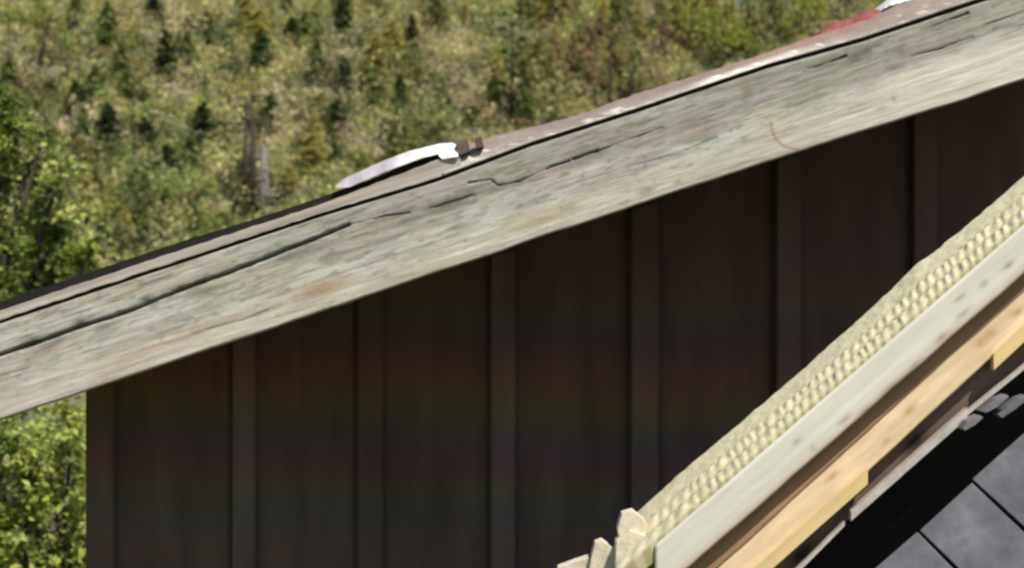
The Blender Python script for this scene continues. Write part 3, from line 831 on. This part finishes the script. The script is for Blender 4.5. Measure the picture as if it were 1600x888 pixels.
# loose pale flashing lying on the roof edge
fx = np.linspace(524, 716, 49); nvv = 13
ftop = np.interp(fx, [524, 540, 600, 640, 690, 706, 716], [290, 278, 251, 236, 224, 223, 228])
fbot = np.interp(fx, [524, 545, 600, 660, 684, 690, 716], [294, 293, 269, 247, 241, 249, 245])
V = []
for i, x in enumerate(fx):
    for j in range(nvv):
        t = j / (nvv - 1); y_ = ftop[i] + (fbot[i] - ftop[i]) * t
        V.append(W(x, y_ + .15 * math.sin(x * .31), DF - .012 + .030 * (1 - t) + .003 * math.sin(x * .13) + (.012 if t < .3 else 0)))
m, nt, b = new_mat('pale_sheet_metal')
tc = coord(nt); sx = N(nt, 'ShaderNodeSeparateXYZ'); nt.links.new(tc, sx.inputs[0])
mr = N(nt, 'ShaderNodeMapRange'); nt.links.new(sx.outputs[0], mr.inputs[0])
xa, xb = W(600, 0, DF).x, W(650, 0, DF).x
mr.inputs[1].default_value = xa; mr.inputs[2].default_value = xb
c = mix(nt, (.42, .38, .43), (.66, .66, .63), mr.outputs[0], 'MIX')
c = mix(nt, c, ramp(nt, noise(nt, tc, 25, 5, .6), [(.3, (.8, .8, .8)), (.7, (1.08, 1.08, 1.08))]), 1.0)
nt.links.new(c, b.inputs['Base Color']); b.inputs['Roughness'].default_value = .5
me = grid_mesh('metal_flashing', np.array([tuple(q) for q in V]), len(fx), nvv, smooth=False)
bm = bmesh.new(); bm.from_mesh(me)
r = bmesh.ops.extrude_edge_only(bm, edges=[e_ for e_ in bm.edges if e_.is_boundary])
for q in r['geom']:
    if isinstance(q, bmesh.types.BMVert): q.co.y += .004
bm.to_mesh(me); bm.free()
link('metal_flashing', me, m, label='loose strip of pale white flashing lying along the roof edge', cat='flashing')
for j, (pts, lab) in enumerate(((((713, 222), (730, 216), (735, 236), (719, 243)), 'brown wood scrap on the roof edge touching the white flashing'),
                 (((741, 216), (752, 213), (756, 229), (744, 232)), 'smaller brown wood scrap a little further up the roof edge'))):
    link('wood_scrap', from_bm('wood_scrap', slab(pts, DF - .01, .04, .001)), M['brown'], label=lab, cat='debris', group='scraps on the roof edge')
# faded red sheet and white sheet lying further up the roof
def lumpy(x0, x1, ytop, ybot, D, amp, seed, th=.06):
    xs_ = np.linspace(x0, x1, 40); tt_ = np.linspace(0, 1, 12)
    PX_ = np.repeat(xs_[:, None], 12, 1)
    y0 = np.interp(PX_, *ytop) + (fbm(PX_ / 9 + seed, PX_ * 0) - .5) * 4; y1 = np.interp(PX_, *ybot)
    PY_ = y0 + (y1 - y0) * tt_[None]
    D_ = D + (1 - tt_[None]) ** 2 * .15 + (fbm(PX_ / 12 + seed, PY_ / 7) - .5) * amp
    k_ = .6 * D_ / 1600
    V_ = np.stack([(PX_ - 800) * k_, D_, EYE + (444 - PY_) * k_], -1).reshape(-1, 3)
    me_ = grid_mesh('sheet', V_, 40, 12)
    bm_ = bmesh.new(); bm_.from_mesh(me_)
    r_ = bmesh.ops.extrude_edge_only(bm_, edges=[e_ for e_ in bm_.edges if e_.is_boundary])
    for q_ in r_['geom']:
        if isinstance(q_, bmesh.types.BMVert): q_.co.y += th + .15
    bm_.to_mesh(me_); bm_.free(); return me_
link('red_sheet', lumpy(1282, 1384, ([1282, 1300, 1330, 1350, 1370, 1384], [47, 35, 29, 17, 14, 13]), ([1282, 1384], [60, 26]), DF + .12, .015, 3), M['red'],
     label='faded red crumpled sheet behind the roof edge at the top right', cat='sheet')
link('white_sheet', lumpy(1382, 1450, ([1382, 1395, 1430, 1450], [6, -8, -14, -16]), ([1382, 1450], [13, -8]), DF + .13, .03, 9), M['white'],
     label='whitish crumpled sheet behind the roof edge at the top right corner', cat='sheet')

# ------------------------------------------------------------------ the near roof
DN = 3.8; DN2 = DN * 1.1
near = empty('gable_roof', (W(1500, 0, DN).x, DN + .6, 0), label='near gable roof with pale rope-like ribbed verge, white trim and new pine rake in the lower right', cat='roof')
L0 = lambda x: 277 + .8717 * (1600 - x)
L1 = lambda x: 355 + .870 * (1595 - x)
LW = lambda x: 428 + .878 * (1600 - x)
LP = lambda x: 451 + .914 * (1600 - x)
m, nt, b = new_mat('pale_shingle_ends')
v_ = coord(nt, -SL2, (1, 1, 1))
a = N(nt, 'ShaderNodeAttribute', _attribute_name='Col')
c = mix(nt, a.outputs['Color'], ramp(nt, noise(nt, v_, 90, 5, .7), [(.3, (.82, .8, .72)), (.7, (1.08, 1.08, 1.05))]), 1.0)
nt.links.new(c, b.inputs['Base Color']); b.inputs['Roughness'].default_value = .9
bump(nt, b, noise(nt, v_, 90, 4, .6), .3, .0015)
M['verge'] = m
def verge(v0, v1, ustart, seed, name, lift, twist):
    nu_, nv_ = 900, 30
    u = np.linspace(ustart, 2100, nu_)[:, None]; vv = np.linspace(0, 1, nv_)[None]; v = v0 + (v1 - v0) * vv
    # outer point (far edge) and inner point (near edge)
    xo = u; yo = L0(u) - 5 * np.exp(-((u - 1425) / 22) ** 2) + 2 * np.sin(u / 61) 
    so, si = .6 * DN2 / 1600, .6 * DN / 1600
    xi = u + 45 - 68 * np.exp(-(u - 985) / 26.0) * (u < 1200); yi = L1(xi)
    O = np.stack([(xo - 800) * so, 0 * u + DN2, EYE + (444 - yo) * so], -1); I = np.stack([(xi - 800) * si, 0 * u + DN, EYE + (444 - yi) * si], -1)
    P = O * (1 - v[..., None]) + I * v[..., None]
    nrm = np.array([-math.sin(SL2), -.35, math.cos(SL2)]); nrm = nrm / np.linalg.norm(nrm)
    per = 13.0
    ph = u / per + (fbm(u / 40 + seed, 0 * u) - .5) * 1.0
    prof = np.clip(1 - (2 * vv - 1) ** (2 if twist else 8), 0, 1) ** .5
    tw = np.sin(2 * math.pi * (ph + .55 * vv))               # twisted lay of the strand
    fade = float(twist)
    rnd = fbm(u / 22 + seed, v * 4)
    H = lift * prof + .0016 * tw * fade * prof * (.1 + 1.5 * rnd) + (fbm(u / 20, v * 6 + seed) - .5) * .006 + (fbm(u / 5, v * 24 + seed) - .5) * .0012
    P = P + nrm * H[..., None]
    tone = fbm(u / 14 + seed, v * 10)
    c_ = np.array([.66, .62, .41]) * (.90 + .2 * tone[..., None])
    y_ = np.clip((fbm(u / 18 + 5, v * 7 + seed) - .5) * 4, 0, 1)[..., None] * .5
    c_ = c_ * (1 - y_) + np.array([.66, .61, .47]) * y_
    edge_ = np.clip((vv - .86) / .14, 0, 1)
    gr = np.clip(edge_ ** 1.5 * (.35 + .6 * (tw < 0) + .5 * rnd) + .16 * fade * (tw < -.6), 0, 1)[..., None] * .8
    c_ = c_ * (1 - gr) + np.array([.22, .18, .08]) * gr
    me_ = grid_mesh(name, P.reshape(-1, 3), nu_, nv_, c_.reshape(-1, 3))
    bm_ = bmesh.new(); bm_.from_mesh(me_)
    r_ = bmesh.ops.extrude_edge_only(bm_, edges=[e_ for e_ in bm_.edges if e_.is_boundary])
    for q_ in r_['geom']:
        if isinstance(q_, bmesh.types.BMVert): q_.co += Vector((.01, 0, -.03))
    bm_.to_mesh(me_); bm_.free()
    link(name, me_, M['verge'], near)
verge(0.0, .45, 985, 1.3, 'verge_board', .008, 0)
verge(.455, .70, 985, 4.1, 'verge_strand', .013, 1)
verge(.72, .97, 985, 7.7, 'verge_strand', .012, 1)
# stub ends at the eave
for (pts, D, th) in (([(965, 826), (972, 803), (989, 798), (1010, 816), (1006, 838), (968, 846)], DN + .13, .05),
                     ([(963, 846), (985, 830), (1010, 838), (1032, 868), (1028, 900), (1004, 925), (960, 925)], DN + .10, .06),
                     ([(924, 872), (930, 849), (941, 845), (962, 861), (961, 925), (915, 925)], DN + .14, .05),
                     ([(872, 888), (900, 878), (921, 871), (923, 880), (923, 940), (850, 940)], DN + .16, .05)):
    link('eave_end', from_bm('eave_end', slab(pts, D, th, .0015)), M['verge2'] if 'verge2' in M else M.setdefault('verge2', plain('pale_shingle', (.58, .53, .39), .9, .22, 45, bumpd=.006)), near)
# white trim board
def line_board(x0, x1, f0, f1, D, th, name, mat, bev=.003, step=24, jit=.5, seed=1):
    bm_ = strip(rng_x(x0, x1, step), f0, f1, D, th, jit, seed)
    if bev:
        long = [e_ for e_ in bm_.edges if abs((e_.verts[0].co - e_.verts[1].co).normalized().y) < .5 and (e_.verts[0].co - e_.verts[1].co).length > .01 and len(e_.link_faces) == 2 and e_.calc_face_angle(0) > .8]
        bmesh.ops.bevel(bm_, geom=long, offset=bev, segments=2, affect='EDGES')
    return link(name, from_bm(name, bm_), mat, near)
def stained_board(x0, x1, f0, f1, D, th, name, mat, base, spots, lowedge=None, bev=3.0, seed=0, mark=(.30, .20, .14)):
    xs_ = np.arange(x0, x1, 5.0); n_ = 26
    PX_ = np.repeat(xs_[:, None], n_, 1); t_ = np.linspace(0, 1, n_)[None]
    j_ = (fbm(PX_ / 45 + seed, PX_ * 0) - .5) * 3.0
    PY_ = f0(PX_) + (f1(PX_) + j_ - f0(PX_)) * t_
    h_ = f1(PX_) - f0(PX_); e_ = np.minimum(t_, 1 - t_) * h_
    dep = np.clip(1 - e_ / bev, 0, 1) ** 2 * .004 + (fbm(PX_ / 30 + seed, (PY_ + .88 * PX_) / 9) - .5) * .0012
    c_ = np.ones(PX_.shape + (3,)) * np.array(base)
    g_ = fbm(PX_ / 150 + seed, (PY_ + .88 * PX_) / 10, 3)[..., None]
    c_ = c_ * (.9 + .2 * g_)
    if lowedge is not None:
        k_ = (np.clip((t_ - .72) / .28, 0, 1) ** 1.3 * (.35 + 1.1 * fbm(PX_ / 26 + seed, PY_ / 30)))[..., None].clip(0, 1) * .75
        c_ = c_ * (1 - k_) + np.array(lowedge) * k_
    for (cx, cy, rx, ry) in spots:
        q = (PX_ - cx) * math.cos(SL2) - (PY_ - cy) * math.sin(SL2); r_ = (PX_ - cx) * math.sin(SL2) + (PY_ - cy) * math.cos(SL2)
        k_ = (np.exp(-(q / rx) ** 2 - (r_ / ry) ** 2) * (.5 + fbm(PX_ / 6, PY_ / 6)))[..., None].clip(0, 1) * .72
        c_ = c_ * (1 - k_) + np.array(mark) * k_
    k_ = .6 * D / 1600
    V_ = np.stack([(PX_ - 800) * k_, D + dep, EYE + (444 - PY_) * k_], -1).reshape(-1, 3)
    me_ = grid_mesh(name, V_, len(xs_), n_, c_.reshape(-1, 3))
    bm_ = bmesh.new(); bm_.from_mesh(me_)
    r_ = bmesh.ops.extrude_edge_only(bm_, edges=[q for q in bm_.edges if q.is_boundary])
    for q in r_['geom']:
        if isinstance(q, bmesh.types.BMVert): q.co.y = D + th
    bm_.to_mesh(me_); bm_.free()
    return link(name, me_, mat, near)
M['trim'] = wood('white_painted_trim', (.6, .6, .53), (.7, .7, .6), rot=-SL2, grain=14, rough=.6, bumpd=.0005, attr=True, soft=True)
M['plank'] = wood('new_pine', (.66, .42, .19), (.80, .57, .30), rot=-SL2, grain=30, rough=.6, bumpd=.001, attr=True)
stained_board(1024, 2100, lambda x: L1(x) + 1, LW, DN + .004, .03, 'trim_board', M['trim'], (.62, .605, .52),
    [(1537, 444, 7, 4), (1500, 465, 12, 3), (1505, 490, 14, 4), (1471, 528, 14, 5), (1390, 606, 22, 5), (1352, 641, 14, 5), (1320, 656, 12, 4), (1245, 690, 6, 4), (1270, 701, 4, 5), (1575, 415, 10, 4), (1430, 570, 20, 4)],
    (.46, .30, .20), 5.0, 1, (.27, .22, .17))
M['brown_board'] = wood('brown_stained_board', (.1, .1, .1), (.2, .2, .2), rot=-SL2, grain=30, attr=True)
stained_board(1010, 2100, lambda x: LW(x) - 20, lambda x: LP(x), DN + .048, .03, 'inner_board', M['brown_board'], (.33, .20, .105), [], None, 2.0, 15)  # board added to turn the band in the trim's shadow browner
stained_board(1020, 2100, lambda x: LP(x) - 4, lambda x: LP(x) + 62 + (1600 - x) * .006, DN + .054, .028, 'rake_plank', M['plank'], (.80, .63, .39),
    [(1547, 521, 9, 7), (1534, 533, 12, 7), (1590, 488, 8, 5), (1422, 640, 12, 6), (1300, 745, 14, 4), (1385, 690, 8, 4)], None, 3.0, 5, (.46, .27, .09))
# mouldings laid on the lower edge of the plank
gl = lambda x: float(np.interp(x, [900, 1192, 1350, 1600, 2100], [1142, 878, 738, 508, 60]))
line_board(900, 1357, lambda x: gl(x), lambda x: gl(x) + 24, DN + .040, .03, 'edge_moulding', M['mould'], .003, 24, .3, 7)
line_board(1553, 2100, lambda x: gl(x) + 2, lambda x: gl(x) + 27, DN + .040, .03, 'edge_moulding', M['mould'], .003, 24, .3, 8)
# brown backing board and the grey metal strip beneath
sl = lambda x: float(np.interp(x, [1000, 1250, 1328, 1512, 1600, 2100], [1106, 886, 808, 645, 574, 134]))
sla = lambda x: np.interp(x, [1000, 1250, 1328, 1512, 1600, 2100], [1106, 886, 808, 645, 574, 134])
M['backing'] = wood('brown_backing_board', (.1, .1, .1), (.2, .2, .2), rot=-SL2, grain=30, attr=True)
stained_board(1000, 2100, lambda x: LP(x) + 40, lambda x: sla(x) + 2, DN + .095, .02, 'backing_board', M['backing'], (.15, .11, .085),
    [(1428, 692, 22, 11), (1432, 688, 16, 8), (1250, 868, 26, 9), (1256, 862, 18, 8)], None, 3.0, 9, (.008, .006, .010))  # black marks paint the darkness of holes in the board
line_board(1330, 1512, lambda x: sl(x) - 7, lambda x: sl(x) + 8, DN + .045, .03, 'batten_strip', M['galv'], .002, 14, .3, 10)
line_board(900, 1336, lambda x: sl(x) - 1, lambda x: sl(x) + 6, DN + .06, .02, 'drip_strip', M['galv'], .001, 20, .3, 11)
line_board(1506, 2100, lambda x: sl(x) - 3, lambda x: sl(x) + 4, DN + .06, .02, 'drip_strip', M['galv'], .001, 20, .3, 12)
# roof body and shaded wall behind the rake
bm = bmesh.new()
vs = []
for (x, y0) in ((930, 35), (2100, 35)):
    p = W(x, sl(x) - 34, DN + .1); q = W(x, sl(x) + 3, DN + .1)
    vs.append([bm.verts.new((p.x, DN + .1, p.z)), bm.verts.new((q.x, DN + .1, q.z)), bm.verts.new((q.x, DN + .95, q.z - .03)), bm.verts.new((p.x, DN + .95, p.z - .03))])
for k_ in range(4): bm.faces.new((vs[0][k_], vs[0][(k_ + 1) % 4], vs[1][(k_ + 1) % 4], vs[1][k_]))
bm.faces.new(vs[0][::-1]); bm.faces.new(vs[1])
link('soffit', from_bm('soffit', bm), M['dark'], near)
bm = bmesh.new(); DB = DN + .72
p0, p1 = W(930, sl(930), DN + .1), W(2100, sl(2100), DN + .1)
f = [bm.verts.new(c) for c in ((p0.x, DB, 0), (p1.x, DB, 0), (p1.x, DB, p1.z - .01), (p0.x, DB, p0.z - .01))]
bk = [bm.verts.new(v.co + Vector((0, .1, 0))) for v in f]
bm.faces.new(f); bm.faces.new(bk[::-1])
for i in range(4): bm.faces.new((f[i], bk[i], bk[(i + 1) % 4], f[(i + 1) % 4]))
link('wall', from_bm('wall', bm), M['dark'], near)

# ------------------------------------------------------------------ slate roof in the lower right corner
slate_m, nt, b = new_mat('blue_grey_slate')
v_ = coord(nt)
oi = N(nt, 'ShaderNodeObjectInfo')
c = ramp(nt, noise(nt, v_, 9, 7, .65), [(.32, (.080, .080, .090)), (.5, (.125, .123, .136)), (.68, (.195, .19, .2))])
nt.links.new(c, b.inputs['Base Color']); b.inputs['Roughness'].default_value = .6
bump(nt, b, noise(nt, v_, 30, 7, .65), .5, .004)
p_edge = W(1370, 888, 3.72)
U = (W(1599, 681, 3.72) - p_edge).normalized()
Wd = Vector((.50, -.62, -.46)); Wd = (Wd - U * Wd.dot(U)).normalized()
Nn = U.cross(Wd).normalized()
if Nn.y > 0: Nn = -Nn
slr = empty('slate_roof', (W(1600, 0, 3.6).x, 3.6, 0), label='blue-grey slate roof in the bottom right corner under the dark gap', cat='roof')
u1 = (W(1431, 826, 3.72) - p_edge).dot(U); du = (W(1517, 750, 3.72) - W(1431, 826, 3.72)).length
rngs = random.Random(5)
for row in range(4):
    for i in range(-5, 7):
        u0 = u1 + i * du + (du * .47 if row % 2 else 0); w0 = row * .30 - .0
        bm = bmesh.new(); g_ = .0032; L = .34; t_ = .006
        a_ = rngs.uniform(-.004, .004)
        cs = [(u0 + g_, w0 + a_), (u0 + du - g_, w0 + a_ + rngs.uniform(-.004, .004)), (u0 + du - g_ - .006, w0 + L), (u0 + du - .02, w0 + L + .006), (u0 + g_ + .012, w0 + L + .004), (u0 + g_, w0 + L - .008)]
        up0 = .005 + row * .0; tops = []
        for (uu, ww) in cs:
            h_ = .004 + (ww - w0) / L * .012 + rngs.uniform(-.0012, .0012)
            tops.append(p_edge + U * uu + Wd * ww + Nn * h_)
        f = [bm.verts.new(q) for q in tops]; bk = [bm.verts.new(q - Nn * t_) for q in tops]
        bm.faces.new(f); bm.faces.new(bk[::-1])
        for j in range(6): bm.faces.new((f[j], bk[j], bk[(j + 1) % 6], f[(j + 1) % 6]))
        bmesh.ops.bevel(bm, geom=bm.edges[:], offset=.0015, segments=1, affect='EDGES')
        cpx = p_edge + U * (u0 + du / 2) + Wd * (w0 + L / 2)
        sx_ = 800 + cpx.x / cpx.y / .6 * 1600; sy_ = 444 - (cpx.z - EYE) / cpx.y / .6 * 1600
        if sx_ > 2000 or sy_ > 1300 or sx_ < 900: bm.free(); continue
        link('slate', from_bm('slate', bm), slate_m, slr)
bm = bmesh.new()
q = [p_edge + U * a_ + Wd * b_ - Nn * .006 for a_, b_ in ((-.9, .002), (1.4, .002), (1.4, 1.3), (-.9, 1.3))]
f = [bm.verts.new(x) for x in q]; bk = [bm.verts.new(x - Nn * .03) for x in q]
bm.faces.new(f); bm.faces.new(bk[::-1])
for i in range(4): bm.faces.new((f[i], bk[i], bk[(i + 1) % 4], f[(i + 1) % 4]))
link('underlay', from_bm('underlay', bm), M['felt'], slr)
# three slate pieces added in the shape of sunlit slivers in the gap
for pts, lab in (([(1504, 670), (1511, 659), (1531, 649), (1537, 653), (1524, 664), (1508, 674)], 'lowest small lit slate offcut in the dark gap under the strip'),
                 ([(1533, 643), (1556, 624), (1574, 617), (1577, 621), (1560, 636), (1541, 646)], 'middle small lit slate offcut in the dark gap under the strip'),
                 ([(1560, 649), (1574, 636), (1592, 622), (1606, 618), (1602, 628), (1586, 640), (1566, 654)], 'small lit slate offcut at the right edge in the dark gap')):
    link('slate_offcut', from_bm('slate_offcut', slab(pts, DN + .0, .05, .002)), slate_m, label=lab, cat='slate', group='slate offcuts in the gap')
